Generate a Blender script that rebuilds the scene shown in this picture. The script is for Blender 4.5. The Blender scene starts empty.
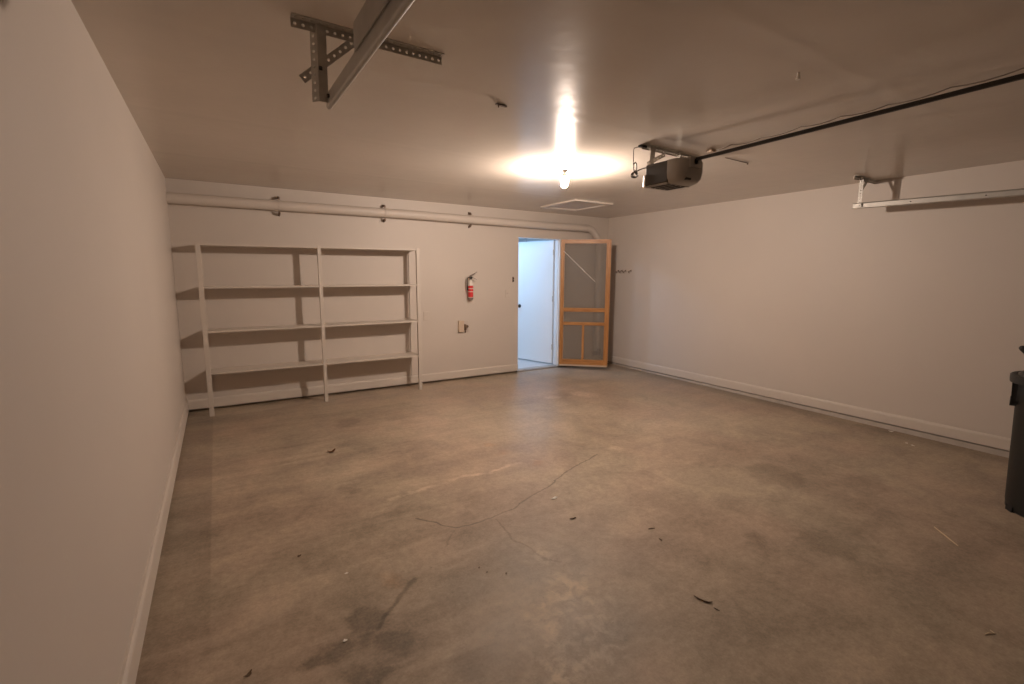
import bpy, bmesh, math, random
from mathutils import Vector, Matrix
random.seed(7)
C = bpy.context.scene.collection
PI = math.pi

# ---------------------------------------------------------------- dimensions (metres)
XL, XR, YB, ZC = -0.371, 5.724, 6.125, 2.44      # left wall, right wall, back wall, ceiling
YF = -0.75                                        # wall behind the camera
DX0, DX1, DZ = 3.909, 4.712, 2.047                # doorway
WT = 0.12                                         # back wall thickness
LIFT = 0.045                                      # everything is raised by this at the end (slab near z = 0)
def fz(y): return -0.030 - 0.0068 * (6.12 - y)    # slab falls gently towards the front

# ---------------------------------------------------------------- materials
def mat(name, col, rough=0.6, metal=0.0, spec=0.5, bump=None, vary=None):
    m = bpy.data.materials.new(name); m.use_nodes = True
    nt = m.node_tree; b = nt.nodes['Principled BSDF']
    b.inputs['Base Color'].default_value = (*col, 1); b.inputs['Roughness'].default_value = rough
    b.inputs['Metallic'].default_value = metal; b.inputs['Specular IOR Level'].default_value = spec
    tc = nt.nodes.new('ShaderNodeTexCoord')
    if vary:
        sc, amt = vary
        n = nt.nodes.new('ShaderNodeTexNoise'); n.inputs['Scale'].default_value = sc; n.inputs['Detail'].default_value = 5
        nt.links.new(tc.outputs['Object'], n.inputs['Vector'])
        r = nt.nodes.new('ShaderNodeMapRange'); r.inputs['From Min'].default_value = .3; r.inputs['From Max'].default_value = .7
        r.inputs['To Min'].default_value = 1 - amt; r.inputs['To Max'].default_value = 1 + amt
        nt.links.new(n.outputs['Fac'], r.inputs['Value'])
        h = nt.nodes.new('ShaderNodeVectorMath'); h.operation = 'SCALE'; h.inputs[0].default_value = col
        nt.links.new(r.outputs['Result'], h.inputs['Scale']); nt.links.new(h.outputs['Vector'], b.inputs['Base Color'])
    if bump:
        sc, st = bump
        n = nt.nodes.new('ShaderNodeTexNoise'); n.inputs['Scale'].default_value = sc; n.inputs['Detail'].default_value = 4
        nt.links.new(tc.outputs['Object'], n.inputs['Vector'])
        bp = nt.nodes.new('ShaderNodeBump'); bp.inputs['Strength'].default_value = st; bp.inputs['Distance'].default_value = .004
        nt.links.new(n.outputs['Fac'], bp.inputs['Height']); nt.links.new(bp.outputs['Normal'], b.inputs['Normal'])
    return m

M = {}
M['wall'] = mat('wall_paint', (.60, .545, .492), .55, bump=(90, .10), vary=(.9, .025))
M['front'] = mat('dark_unseen_front', (.07, .065, .06), .6)  # unseen front wall, made dark to cut bounce light near the camera
M['trim'] = mat('trim_paint', (.63, .575, .515), .45, bump=(25, .05))
M['shelf'] = mat('shelf_paint', (.61, .555, .495), .5, bump=(30, .06))
M['pipe'] = mat('pipe_paint', (.60, .545, .492), .45)
M['hall'] = mat('hall_paint', (.80, .80, .80), .6)
M['hallfloor'] = mat('hall_floor_tile', (.62, .62, .62), .5)
M['door'] = mat('door_paint', (.82, .82, .82), .4)
M['curb'] = mat('curb_concrete', (.50, .45, .40), .85, bump=(60, .3), vary=(7, .10))
M['steel'] = mat('galvanised_steel', (.46, .43, .38), .5, .25, bump=(120, .1), vary=(14, .15))
M['track'] = mat('track_steel', (.40, .38, .345), .45, .35, vary=(9, .10))
M['darksteel'] = mat('dark_steel', (.045, .04, .036), .45, .5)
M['opener_dark'] = mat('opener_grey_plastic', (.050, .041, .033), .7, spec=.25)
M['opener'] = mat('opener_beige_plastic', (.33, .30, .265), .45)
M['lens'] = mat('opener_lens', (.85, .82, .76), .25)
M['black'] = mat('black_rubber', (.012, .012, .012), .55)
M['cord'] = mat('grey_cord', (.10, .085, .07), .6)
M['wire'] = mat('bell_wire', (.20, .17, .14), .6)
M['can'] = mat('grey_can_plastic', (.0125, .013, .012), .5, bump=(60, .1))
M['bag'] = mat('black_bag', (.01, .01, .01), .3, bump=(18, .8))
M['red'] = mat('red_label', (.62, .03, .035), .4)
M['white'] = mat('white_enamel', (.74, .69, .63), .35)
M['gunmetal'] = mat('valve_metal', (.27, .24, .215), .45, .3)
M['plate'] = mat('beige_plate', (.60, .48, .37), .5)
M['wallplate'] = mat('cover_plate', (.595, .54, .485), .45)
M['brown'] = mat('brown_metal', (.17, .115, .08), .5, .3)
M['leaf'] = mat('dead_leaf', (.12, .045, .015), .8)
M['twig'] = mat('twig_bark', (.10, .058, .03), .8)
M['straw'] = mat('pale_straw', (.66, .54, .37), .7)
M['chip'] = mat('white_chip', (.82, .79, .74), .7)
M['sill'] = mat('aluminium_sill', (.42, .40, .38), .45, .3)
M['ceramic'] = mat('white_porcelain', (.8, .77, .72), .3)

def wood(name, c1, c2, scale, rough=.4):
    m = mat(name, c1, rough); nt = m.node_tree; b = nt.nodes['Principled BSDF']
    tc = nt.nodes.new('ShaderNodeTexCoord'); mp = nt.nodes.new('ShaderNodeMapping'); mp.inputs['Scale'].default_value = scale
    n = nt.nodes.new('ShaderNodeTexNoise'); n.inputs['Scale'].default_value = 9; n.inputs['Detail'].default_value = 6; n.inputs['Distortion'].default_value = .6
    cr = nt.nodes.new('ShaderNodeValToRGB'); cr.color_ramp.elements[0].color = (*c2, 1); cr.color_ramp.elements[1].color = (*c1, 1)
    cr.color_ramp.elements[0].position = .35; cr.color_ramp.elements[1].position = .62
    nt.links.new(tc.outputs['Object'], mp.inputs['Vector']); nt.links.new(mp.outputs['Vector'], n.inputs['Vector'])
    nt.links.new(n.outputs['Fac'], cr.inputs['Fac']); nt.links.new(cr.outputs['Color'], b.inputs['Base Color'])
    return m
M['pine_v'] = wood('oiled_pine_upright', (.51, .245, .08), (.36, .15, .042), (6, 6, .5))
M['pine_h'] = wood('oiled_pine_rail', (.51, .245, .08), (.36, .15, .042), (.6, .6, 6))

def screen_material():
    m = bpy.data.materials.new('fly_screen'); m.use_nodes = True; nt = m.node_tree
    b = nt.nodes['Principled BSDF']; b.inputs['Base Color'].default_value = (.27, .245, .215, 1); b.inputs['Roughness'].default_value = .6
    t = nt.nodes.new('ShaderNodeBsdfTransparent'); mx = nt.nodes.new('ShaderNodeMixShader')
    # woven wire: fine grid of threads in the cloth's own plane, finer than the camera resolves
    mx.inputs['Fac'].default_value = .40
    nt.links.new(t.outputs[0], mx.inputs[1]); nt.links.new(b.outputs[0], mx.inputs[2])
    nt.links.new(mx.outputs[0], nt.nodes['Material Output'].inputs['Surface']); return m
M['screen'] = screen_material()

def emit(name, col, strength):
    m = bpy.data.materials.new(name); m.use_nodes = True; nt = m.node_tree
    b = nt.nodes['Principled BSDF']; b.inputs['Base Color'].default_value = (.9, .9, .9, 1)
    b.inputs['Emission Color'].default_value = (*col, 1); b.inputs['Emission Strength'].default_value = strength
    return m
M['bulb'] = emit('lit_bulb_glass', (1.0, .80, .665), 2250.0)
M['halllamp'] = emit('hall_lamp_glass', (.37, .64, 1.0), 98.0)

# ceiling: satin paint, slight waviness, joint lines and scuffs of its own
def ceiling_material():
    m = mat('ceiling_paint', (.635, .58, .515), .21, spec=.22); nt = m.node_tree; b = nt.nodes['Principled BSDF']
    N = nt.nodes.new; L = nt.links.new
    geo = N('ShaderNodeNewGeometry')
    n1 = N('ShaderNodeTexNoise'); n1.inputs['Scale'].default_value = 1.1; n1.inputs['Detail'].default_value = 5; n1.inputs['Roughness'].default_value = .6
    L(geo.outputs['Position'], n1.inputs['Vector'])
    n2 = N('ShaderNodeTexNoise'); n2.inputs['Scale'].default_value = 70; n2.inputs['Detail'].default_value = 3
    L(geo.outputs['Position'], n2.inputs['Vector'])
    r = N('ShaderNodeMapRange'); r.inputs['From Min'].default_value = .3; r.inputs['From Max'].default_value = .7
    r.inputs['To Min'].default_value = .95; r.inputs['To Max'].default_value = 1.04
    L(n1.outputs['Fac'], r.inputs['Value'])
    v = N('ShaderNodeVectorMath'); v.operation = 'SCALE'; v.inputs[0].default_value = (.635, .58, .515)
    L(r.outputs['Result'], v.inputs['Scale']); L(v.outputs['Vector'], b.inputs['Base Color'])
    # plasterboard joints running across the room every 1.22 m
    sx = N('ShaderNodeSeparateXYZ'); L(geo.outputs['Position'], sx.inputs[0])
    a = N('ShaderNodeMath'); a.operation = 'PINGPONG'; a.inputs[1].default_value = .61
    o = N('ShaderNodeMath'); o.operation = 'ADD'; o.inputs[1].default_value = .03
    L(sx.outputs['Y'], o.inputs[0]); L(o.outputs[0], a.inputs[0])
    j = N('ShaderNodeMapRange'); j.inputs['From Min'].default_value = 0; j.inputs['From Max'].default_value = .07
    j.inputs['To Min'].default_value = .07; j.inputs['To Max'].default_value = 0; j.interpolation_type = 'SMOOTHSTEP'
    L(a.outputs[0], j.inputs['Value'])
    h = N('ShaderNodeMath'); h.operation = 'MULTIPLY_ADD'; h.inputs[1].default_value = .7
    L(n1.outputs['Fac'], h.inputs[0]); L(j.outputs['Result'], h.inputs[2])
    h2 = N('ShaderNodeMath'); h2.operation = 'MULTIPLY_ADD'; h2.inputs[1].default_value = .004
    L(n2.outputs['Fac'], h2.inputs[0]); L(h.outputs[0], h2.inputs[2])
    bp = N('ShaderNodeBump'); bp.inputs['Strength'].default_value = .5; bp.inputs['Distance'].default_value = .02
    L(h2.outputs[0], bp.inputs['Height']); L(bp.outputs['Normal'], b.inputs['Normal'])
    return m
M['ceiling'] = ceiling_material()

# ---------------------------------------------------------------- floor material
def seg_group():
    g = bpy.data.node_groups.new('segment_distance', 'ShaderNodeTree')
    g.interface.new_socket('P', in_out='INPUT', socket_type='NodeSocketVector')
    g.interface.new_socket('A', in_out='INPUT', socket_type='NodeSocketVector')
    g.interface.new_socket('B', in_out='INPUT', socket_type='NodeSocketVector')
    g.interface.new_socket('D', in_out='OUTPUT', socket_type='NodeSocketFloat')
    N = g.nodes.new; L = g.links.new
    i = N('NodeGroupInput'); o = N('NodeGroupOutput')
    def vm(op, a, b=None):
        n = N('ShaderNodeVectorMath'); n.operation = op; L(a, n.inputs[0])
        if b is not None: L(b, n.inputs[1])
        return n
    pa = vm('SUBTRACT', i.outputs['P'], i.outputs['A']).outputs[0]
    ba = vm('SUBTRACT', i.outputs['B'], i.outputs['A']).outputs[0]
    d1 = vm('DOT_PRODUCT', pa, ba).outputs['Value']; d2 = vm('DOT_PRODUCT', ba, ba).outputs['Value']
    q = N('ShaderNodeMath'); q.operation = 'DIVIDE'; q.use_clamp = True; L(d1, q.inputs[0]); L(d2, q.inputs[1])
    s = N('ShaderNodeVectorMath'); s.operation = 'SCALE'; L(ba, s.inputs[0]); L(q.outputs[0], s.inputs['Scale'])
    L(vm('DISTANCE', pa, s.outputs[0]).outputs['Value'], o.inputs['D'])
    return g
SEG = seg_group()

CRACK1 = [(.978, 2.704), (1.04, 2.608), (1.1, 2.516), (1.145, 2.468), (1.245, 2.463), (1.373, 2.463), (1.498, 2.486), (1.567, 2.499),
          (1.732, 2.566), (1.915, 2.619), (2.177, 2.744), (2.251, 2.788), (2.41, 2.832), (2.692, 2.93)]
CRACK2 = [(1.405, 2.43), (1.371, 2.194), (1.409, 2.062), (1.425, 1.939), (1.478, 1.874)]
CRACK3 = [(1.107, 2.444), (1.001, 2.322)]
PATCHLINE = [(.918, 3.024), (1.12, 3.062), (1.293, 3.072), (1.533, 3.111), (1.702, 3.053), (2.031, 3.134)]
OILRUN = [(.752, 2.146), (.687, 2.094), (.612, 2.02), (.548, 1.965), (.498, 1.902)]
OIL = [(.46, 1.974, .09), (.545, 1.79, .085), (.30, 1.85, .07), (.37, 1.70, .06), (.45, 1.67, .05), (.42, 1.85, .05), (.22, 1.84, .06), (.33,1.63,.07)]
RUST = [(.66, 2.183, .045), (2.0, 3.586, .05), (2.028, 3.37, .05), (2.14, 3.044, .05)]
DARKS = [(.80, 1.52, .07), (2.622, 1.446, .055), (.697, 3.336, .06), (2.9, 1.2, .12), (3.6, 1.9, .2), (1.05, 4.9, .12), (.35, 2.55, .07)]
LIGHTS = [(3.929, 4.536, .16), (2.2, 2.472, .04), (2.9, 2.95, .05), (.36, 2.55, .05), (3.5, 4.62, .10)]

def floor_material():
    m = mat('worn_concrete', (.2, .18, .15), .5, spec=.45); nt = m.node_tree; b = nt.nodes['Principled BSDF']
    N = nt.nodes.new; L = nt.links.new
    geo = N('ShaderNodeNewGeometry'); P = geo.outputs['Position']
    flat = N('ShaderNodeVectorMath'); flat.operation = 'MULTIPLY'; flat.inputs[1].default_value = (1, 1, 0); L(P, flat.inputs[0])
    def noise(scale, detail=6, rough=.6, vec=None, dist=0.0, col=False):
        n = N('ShaderNodeTexNoise'); n.inputs['Scale'].default_value = scale; n.inputs['Detail'].default_value = detail
        n.inputs['Roughness'].default_value = rough; n.inputs['Distortion'].default_value = dist
        L(vec if vec is not None else flat.outputs[0], n.inputs['Vector']); return n.outputs['Color' if col else 'Fac']
    def mapping(scale, rz=0):
        mp = N('ShaderNodeMapping'); mp.inputs['Scale'].default_value = scale; mp.inputs['Rotation'].default_value = (0, 0, rz)
        L(flat.outputs[0], mp.inputs['Vector']); return mp.outputs[0]
    def math_(op, a, bb, clamp=False):
        n = N('ShaderNodeMath'); n.operation = op; n.use_clamp = clamp
        for k, x in enumerate((a, bb)):
            if x is None: continue
            if isinstance(x, (int, float)): n.inputs[k].default_value = x
            else: L(x, n.inputs[k])
        return n.outputs[0]
    def rng(v, a, bb, c, d, smooth=True):
        n = N('ShaderNodeMapRange'); n.interpolation_type = 'SMOOTHSTEP' if smooth else 'LINEAR'
        for k, x in zip(('From Min', 'From Max', 'To Min', 'To Max'), (a, bb, c, d)): n.inputs[k].default_value = x
        L(v, n.inputs['Value']); return n.outputs['Result']
    def jitter(amp, scale):
        c = noise(scale, 4, .6, col=True)
        s = N('ShaderNodeVectorMath'); s.operation = 'SUBTRACT'; s.inputs[1].default_value = (.5, .5, .5); L(c, s.inputs[0])
        q = N('ShaderNodeVectorMath'); q.operation = 'MULTIPLY'; q.inputs[1].default_value = (amp, amp, 0); L(s.outputs[0], q.inputs[0])
        a = N('ShaderNodeVectorMath'); a.operation = 'ADD'; L(flat.outputs[0], a.inputs[0]); L(q.outputs[0], a.inputs[1]); return a.outputs[0]
    jfine = jitter(.06, 8); jbig2 = jitter(.12, 7); jbig = jitter(.30, 5)
    def polyline(pts, vec):
        cur = None
        for p, q in zip(pts, pts[1:]):
            g = N('ShaderNodeGroup'); g.node_tree = SEG; L(vec, g.inputs['P'])
            g.inputs['A'].default_value = (*p, 0); g.inputs['B'].default_value = (*q, 0)
            cur = g.outputs['D'] if cur is None else math_('MINIMUM', cur, g.outputs['D'])
        return cur
    def blobs(lst, vec):
        cur = None
        for x, y, r in lst:
            d = N('ShaderNodeVectorMath'); d.operation = 'DISTANCE'; d.inputs[1].default_value = (x, y, 0); L(vec, d.inputs[0])
            v = math_('SUBTRACT', d.outputs['Value'], r)
            cur = v if cur is None else math_('MINIMUM', cur, v)
        return cur
    # overall mottling (several scales), trowel streaks roughly along x
    mott = noise(.75, 8, .62, dist=.4); mott2 = noise(3.4, 8, .66, dist=.5); fine = noise(26, 5, .7)
    streak = noise(1.0, 7, .6, vec=mapping((.75, 4.2, 1), .16), dist=.9)
    sepx = N('ShaderNodeSeparateXYZ'); L(P, sepx.inputs[0])
    tone = math_('ADD', math_('ADD', rng(mott, .3, .7, -.17, .17, False), rng(mott2, .37, .63, -.15, .15, False)),
                 math_('ADD', math_('MULTIPLY', rng(streak, .3, .7, -.20, .20, False), rng(sepx.outputs['X'], .6, 2.6, 1.0, .35)), rng(fine, .37, .63, -.105, .105, False)))
    tone = math_('ADD', tone, 1.0)
    sep = N('ShaderNodeSeparateXYZ'); L(P, sep.inputs[0])
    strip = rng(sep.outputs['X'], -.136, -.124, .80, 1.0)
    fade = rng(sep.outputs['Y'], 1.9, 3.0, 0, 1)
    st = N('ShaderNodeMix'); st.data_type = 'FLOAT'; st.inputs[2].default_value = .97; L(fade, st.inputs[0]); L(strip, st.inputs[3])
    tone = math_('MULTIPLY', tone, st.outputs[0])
    # darker along the right curb
    tone = math_('MULTIPLY', tone, rng(sep.outputs['X'], 5.42, 5.60, 1.0, .80))
    oil = math_('MULTIPLY', rng(blobs(OIL, jbig), -.03, .02, 1, 0), rng(mott2, .25, .6, .7, 1.0))
    tone = math_('MULTIPLY', tone, math_('SUBTRACT', 1.0, math_('MULTIPLY', oil, .42)))
    run = rng(polyline(OILRUN, jfine), .003, .020, 1, 0)
    tone = math_('MULTIPLY', tone, math_('SUBTRACT', 1.0, math_('MULTIPLY', run, .40)))
    dk = rng(blobs(DARKS, jbig), -.04, .06, 1, 0)
    tone = math_('MULTIPLY', tone, math_('SUBTRACT', 1.0, math_('MULTIPLY', dk, .26)))
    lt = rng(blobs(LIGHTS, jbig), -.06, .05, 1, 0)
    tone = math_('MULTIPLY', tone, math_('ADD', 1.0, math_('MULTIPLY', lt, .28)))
    ln = math_('MULTIPLY', rng(polyline(PATCHLINE, jbig2), .004, .03, 1, 0), rng(noise(7, 4, .6), .38, .6, .15, 1.0))
    tone = math_('MULTIPLY', tone, math_('ADD', 1.0, math_('MULTIPLY', ln, .42)))
    ck = math_('MAXIMUM', rng(polyline(CRACK1, jfine), .002, .010, 1, 0), math_('MULTIPLY', rng(polyline(CRACK2, jfine), .002, .010, 1, 0), .6))
    ck = math_('MAXIMUM', ck, math_('MULTIPLY', rng(polyline(CRACK3, jfine), .002, .010, 1, 0), .45))
    tone = math_('MULTIPLY', tone, math_('SUBTRACT', 1.0, math_('MULTIPLY', ck, .42)))
    # mottled slab with the bulb's reflection painted in pale, broken up by fine noise
    bulb_sheen = math_('MULTIPLY', rng(blobs([(1.42, 1.66, .16), (1.22, 1.45, .20), (1.45, 1.95, .08), (1.05, 1.30, .12)], jbig), -.10, .12, 1, 0),
                math_('MULTIPLY', rng(noise(13, 7, .72, dist=.4), .43, .60, 0, 1), rng(noise(4.2, 5, .6), .32, .6, .25, 1)))
    tone = math_('MULTIPLY', tone, math_('ADD', .97, math_('MULTIPLY', bulb_sheen, .42)))
    grit = noise(85, 3, .7)
    tone = math_('ADD', tone, rng(grit, .36, .64, -.085, .085, False))
    # faint scuffs
    scf = math_('MULTIPLY', rng(noise(1.0, 5, .65, vec=mapping((2.2, 15, 1), .5), dist=1.2), .60, .70, 0, 1), rng(noise(1.6, 3), .45, .6, 0, 1))
    tone = math_('ADD', tone, math_('MULTIPLY', scf, .08))
    blt = math_('MULTIPLY', rng(noise(2.1, 6, .68, dist=.8), .54, .66, 0, 1), rng(sepx.outputs['X'], .8, 3.0, .5, 1.0))
    tone = math_('MULTIPLY', tone, math_('SUBTRACT', 1.0, math_('MULTIPLY', blt, .13)))
    # small dark specks
    sp = rng(noise(46, 2, .5), .735, .78, 0, .35)
    tone = math_('MULTIPLY', tone, math_('SUBTRACT', 1.0, sp))
    hue = N('ShaderNodeMix'); hue.data_type = 'RGBA'; hue.inputs[6].default_value = (.37, .305, .228, 1); hue.inputs[7].default_value = (.37, .288, .218, 1)
    L(rng(noise(.9, 4, .5, dist=.3), .38, .62, 0, 1), hue.inputs[0])
    rust = N('ShaderNodeMix'); rust.data_type = 'RGBA'; rust.inputs[7].default_value = (.40, .235, .12, 1)
    L(math_('MULTIPLY', rng(blobs(RUST, jbig), -.04, .04, 1, 0), .32), rust.inputs[0]); L(hue.outputs[2], rust.inputs[6])
    out = N('ShaderNodeVectorMath'); out.operation = 'SCALE'; L(rust.outputs[2], out.inputs[0]); L(tone, out.inputs['Scale'])
    L(out.outputs[0], b.inputs['Base Color'])
    L(math_('ADD', rng(mott2, .3, .7, -.08, .09, False), rng(sep.outputs['Y'], 2.2, 3.6, .56, .37)), b.inputs['Roughness'])
    bp = N('ShaderNodeBump'); bp.inputs['Strength'].default_value = .35; bp.inputs['Distance'].default_value = .006
    hgt = math_('SUBTRACT', math_('ADD', math_('MULTIPLY', mott2, .5), math_('MULTIPLY', fine, .12)), math_('MULTIPLY', ck, .5))
    L(hgt, bp.inputs['Height']); L(bp.outputs['Normal'], b.inputs['Normal'])
    return m
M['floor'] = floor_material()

# ---------------------------------------------------------------- builders
BASE = {}
def link(name, bm, m, parent=None, base=None, smooth=None):
    L = BASE[parent.name] if parent is not None else Vector(base or (0, 0, 0))
    bmesh.ops.translate(bm, verts=bm.verts, vec=-L)
    bmesh.ops.recalc_face_normals(bm, faces=bm.faces)
    me = bpy.data.meshes.new(name); bm.to_mesh(me); bm.free(); me.materials.append(m)
    if smooth:
        me.polygons.foreach_set('use_smooth', [True] * len(me.polygons)); me.set_sharp_from_angle(angle=math.radians(smooth))
    o = bpy.data.objects.new(name, me); C.objects.link(o)
    if parent is not None: o.parent = parent
    else: o.location = L
    BASE[o.name] = L
    return o
def tag(o, label, cat, group=None):
    o['label'] = label; o['category'] = cat
    if group: o['group'] = group
    return o
def thing(name, label, cat, base, group=None):
    o = bpy.data.objects.new(name, None); C.objects.link(o); o.location = base; o.empty_display_size = .05
    BASE[o.name] = Vector(base); return tag(o, label, cat, group)
def struct(name, bm, m, parent=None):
    o = link(name, bm, m, parent)
    if parent is None: o['kind'] = 'structure'
    return o
def B(): return bmesh.new()
def box(bm, x0, x1, y0, y1, z0, z1, bev=0):
    vs = bmesh.ops.create_cube(bm, size=1)['verts']
    for v in vs: v.co = Vector((x0 + (v.co.x + .5) * (x1 - x0), y0 + (v.co.y + .5) * (y1 - y0), z0 + (v.co.z + .5) * (z1 - z0)))
    if bev:
        es = list({e for v in vs for e in v.link_edges})
        bmesh.ops.bevel(bm, geom=es, offset=bev, segments=2, affect='EDGES', profile=.5)
    return bm
def boxdir(bm, p, q, u, wu, wv, bev=0):
    """bar from p to q; wu across direction u, wv across the other"""
    p, q = Vector(p), Vector(q); d = (q - p).normalized(); u = Vector(u); u = (u - d * u.dot(d)).normalized(); v = d.cross(u)
    vs = bmesh.ops.create_cube(bm, size=1)['verts']; ln = (q - p).length
    for w in vs: w.co = p + d * ((w.co.x + .5) * ln) + u * (w.co.y * wu) + v * (w.co.z * wv)
    if bev: bmesh.ops.bevel(bm, geom=list({e for v_ in vs for e in v_.link_edges}), offset=bev, segments=2, affect='EDGES')
    return bm
def tube(bm, pts, r, n=8, cap=True):
    pts = [Vector(p) for p in pts]; rings = []; up = None
    for i, p in enumerate(pts):
        d = (pts[min(i + 1, len(pts) - 1)] - pts[max(i - 1, 0)]).normalized()
        if up is None: up = Vector((0, 0, 1)) if abs(d.z) < .9 else Vector((1, 0, 0))
        up = (up - d * up.dot(d)).normalized(); s = d.cross(up)
        rr = r[i] if isinstance(r, (list, tuple)) else r
        rings.append([bm.verts.new(p + (up * math.cos(2 * PI * k / n) + s * math.sin(2 * PI * k / n)) * rr) for k in range(n)])
    for a, c in zip(rings, rings[1:]):
        for k in range(n): bm.faces.new((a[k], a[(k + 1) % n], c[(k + 1) % n], c[k]))
    if cap: bm.faces.new(rings[0][::-1]); bm.faces.new(rings[-1])
    return bm
def lathe(bm, prof, c, n=40, axis=None, close=True):
    """profile (r, h) round the vertical axis through c"""
    c = Vector(c); rings = []
    for r, h in prof:
        if r < 1e-5: rings.append([bm.verts.new(c + Vector((0, 0, h)))])
        else: rings.append([bm.verts.new(c + Vector((r * math.cos(2 * PI * k / n), r * math.sin(2 * PI * k / n), h))) for k in range(n)])
    for a, b in zip(rings, rings[1:]):
        for k in range(n):
            k2 = (k + 1) % n
            if len(a) == 1 and len(b) == 1: continue
            if len(a) == 1: bm.faces.new((a[0], b[k], b[k2]))
            elif len(b) == 1: bm.faces.new((a[k], b[0], a[k2]))
            else: bm.faces.new((a[k], b[k], b[k2], a[k2]))
    return bm
def prism(bm, poly, z0, z1, xf=lambda x, y, z: (x, y, z)):
    lo = [bm.verts.new(xf(x, y, z0)) for x, y in poly]; hi = [bm.verts.new(xf(x, y, z1)) for x, y in poly]
    n = len(poly); bm.faces.new(lo[::-1]); bm.faces.new(hi)
    for k in range(n): bm.faces.new((lo[k], lo[(k + 1) % n], hi[(k + 1) % n], hi[k]))
    return bm
def perforated(bm, o, u, v, length, width, pitch, r, t, vo=.5):
    """punched steel strip: origin o, runs along u, width along v, round holes, thickness t"""
    o, u, v = Vector(o), Vector(u).normalized(), Vector(v); v = (v - u * v.dot(u)).normalized(); nrm = u.cross(v) * t
    n = max(1, round(length / pitch)); L = length / n
    for i in range(n):
        a = o + u * (i * L); c = a + u * (L / 2) + v * (width * vo)
        outer = [a, a + u * L / 2, a + u * L, a + u * L + v * width * vo, a + u * L + v * width, a + u * L / 2 + v * width, a + v * width, a + v * width * vo]
        rr = min(r, L * .42)
        inner = [c + (u * math.cos(t_) + v * math.sin(t_)) * rr for t_ in [PI * (1.25 + .25 * k) for k in range(8)]]
        F = [[bm.verts.new(p) for p in outer], [bm.verts.new(p) for p in inner]]
        K = [[bm.verts.new(p + nrm) for p in outer], [bm.verts.new(p + nrm) for p in inner]]
        for k in range(8):
            k2 = (k + 1) % 8
            bm.faces.new((F[0][k], F[0][k2], F[1][k2], F[1][k])); bm.faces.new((K[0][k], K[1][k], K[1][k2], K[0][k2]))
            bm.faces.new((F[1][k], F[1][k2], K[1][k2], K[1][k]))
            side = (k in (0, 1, 4, 5)) or (i == 0 and k in (6, 7)) or (i == n - 1 and k in (2, 3))
            if side: bm.faces.new((F[0][k], K[0][k], K[0][k2], F[0][k2]))
    return bm
def angle_iron(bm, o, u, v, w, length, size=.034, pitch=.03, r=.0055, t=.0025):
    perforated(bm, o, u, v, length, size, pitch, r, t, .55); perforated(bm, o, u, w, length, size, pitch, r, t, .55); return bm

# ---------------------------------------------------------------- the room
bm = B(); n = 24
x0, x1, y0, y1 = XL - .12, XR + .12, YF - .12, YB + WT
vs = [bm.verts.new(p) for p in ((x0, y0, fz(y0)), (x1, y0, fz(y0)), (x1, y1, fz(y1)), (x0, y1, fz(y1)),
                                (x0, y0, -.25), (x1, y0, -.25), (x1, y1, -.25), (x0, y1, -.25))]
for f in ((0, 1, 2, 3), (7, 6, 5, 4), (0, 4, 5, 1), (1, 5, 6, 2), (2, 6, 7, 3), (3, 7, 4, 0)): bm.faces.new([vs[k] for k in f])
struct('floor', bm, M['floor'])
struct('ceiling', box(B(), XL - .12, XR + .12, YF - .12, YB + WT, ZC, ZC + .12), M['ceiling'])
struct('wall_left', box(B(), XL - .12, XL, YF - .12, YB + WT, 0, ZC), M['wall'])
struct('wall_right', box(B(), XR, XR + .12, YF - .12, YB + WT, 0, ZC), M['wall'])
struct('wall_front', box(B(), XL, XR, YF - .12, YF, -.2, ZC), M['front'])
bm = B(); box(bm, XL, DX0, YB, YB + WT, 0, ZC); box(bm, DX1, XR, YB, YB + WT, 0, ZC); box(bm, DX0, DX1, YB, YB + WT, DZ, ZC)
struct('wall_back', bm, M['wall'])
# concrete curbs below the baseboards
struct('trim_1', box(B(), XR - .012, XR + .1, YF, YB, -.2, -.013, .002), M['curb'])
bm = B(); box(bm, XL, DX0, YB + .05, YB + .11, -.2, -.004); box(bm, DX1, XR - .02, YB + .05, YB + .11, -.2, -.004); struct('trim_2', bm, M['curb'])
struct('trim_3', box(B(), XL - .1, XL + .002, YF, YB, -.2, -.004), M['curb'])
# baseboards: flat board with an eased top edge
def baseboard(axis, pts, face, sgn):
    bm = B(); h, t = (.125, .019) if sgn < 0 else (.105, .015)
    prof = [(0, 0), (t, 0), (t, h - .020), (t - .004, h - .006), (t - .009, h), (0, h)]
    a, b_ = pts
    if axis == 'x': prism(bm, prof, a, b_, lambda p, z, s: (s, face - sgn * p, z))
    else: prism(bm, prof, a, b_, lambda p, z, s: (face - sgn * p, s, z))
    return bm
struct('baseboard_left', baseboard('y', (YF, YB), XL, -1), M['trim'])
struct('baseboard_right', baseboard('y', (YF, YB), XR, 1), M['trim'])
struct('baseboard_back', baseboard('x', (XL + .015, DX0 - .001), YB, 1), M['trim'])
struct('baseboard_back.001', baseboard('x', (DX1 + .06, XR - .015), YB, 1), M['trim'])
# door lining, stop and threshold
bm = B(); t = .018
box(bm, DX0, DX0 + .004, YB - .001, YB + WT, 0, DZ); box(bm, DX1 - t, DX1, YB - .001, YB + WT, 0, DZ); box(bm, DX0, DX1, YB + .001, YB + WT, DZ - .004, DZ)
box(bm, DX1 - t - .011, DX1 - t, YB + .03, YB + .07, .01, DZ - t)
struct('trim_4', bm, M['door'])
bm = B(); prism(bm, [(YB + .008, -.05), (YB + .008, -.012), (YB + .03, .002), (YB + WT - .01, .004), (YB + WT + .01, -.004), (YB + WT + .01, -.05)], DX0, DX1, lambda y, z, s: (s, y, z))
struct('trim_5', bm, M['sill'])
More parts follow.
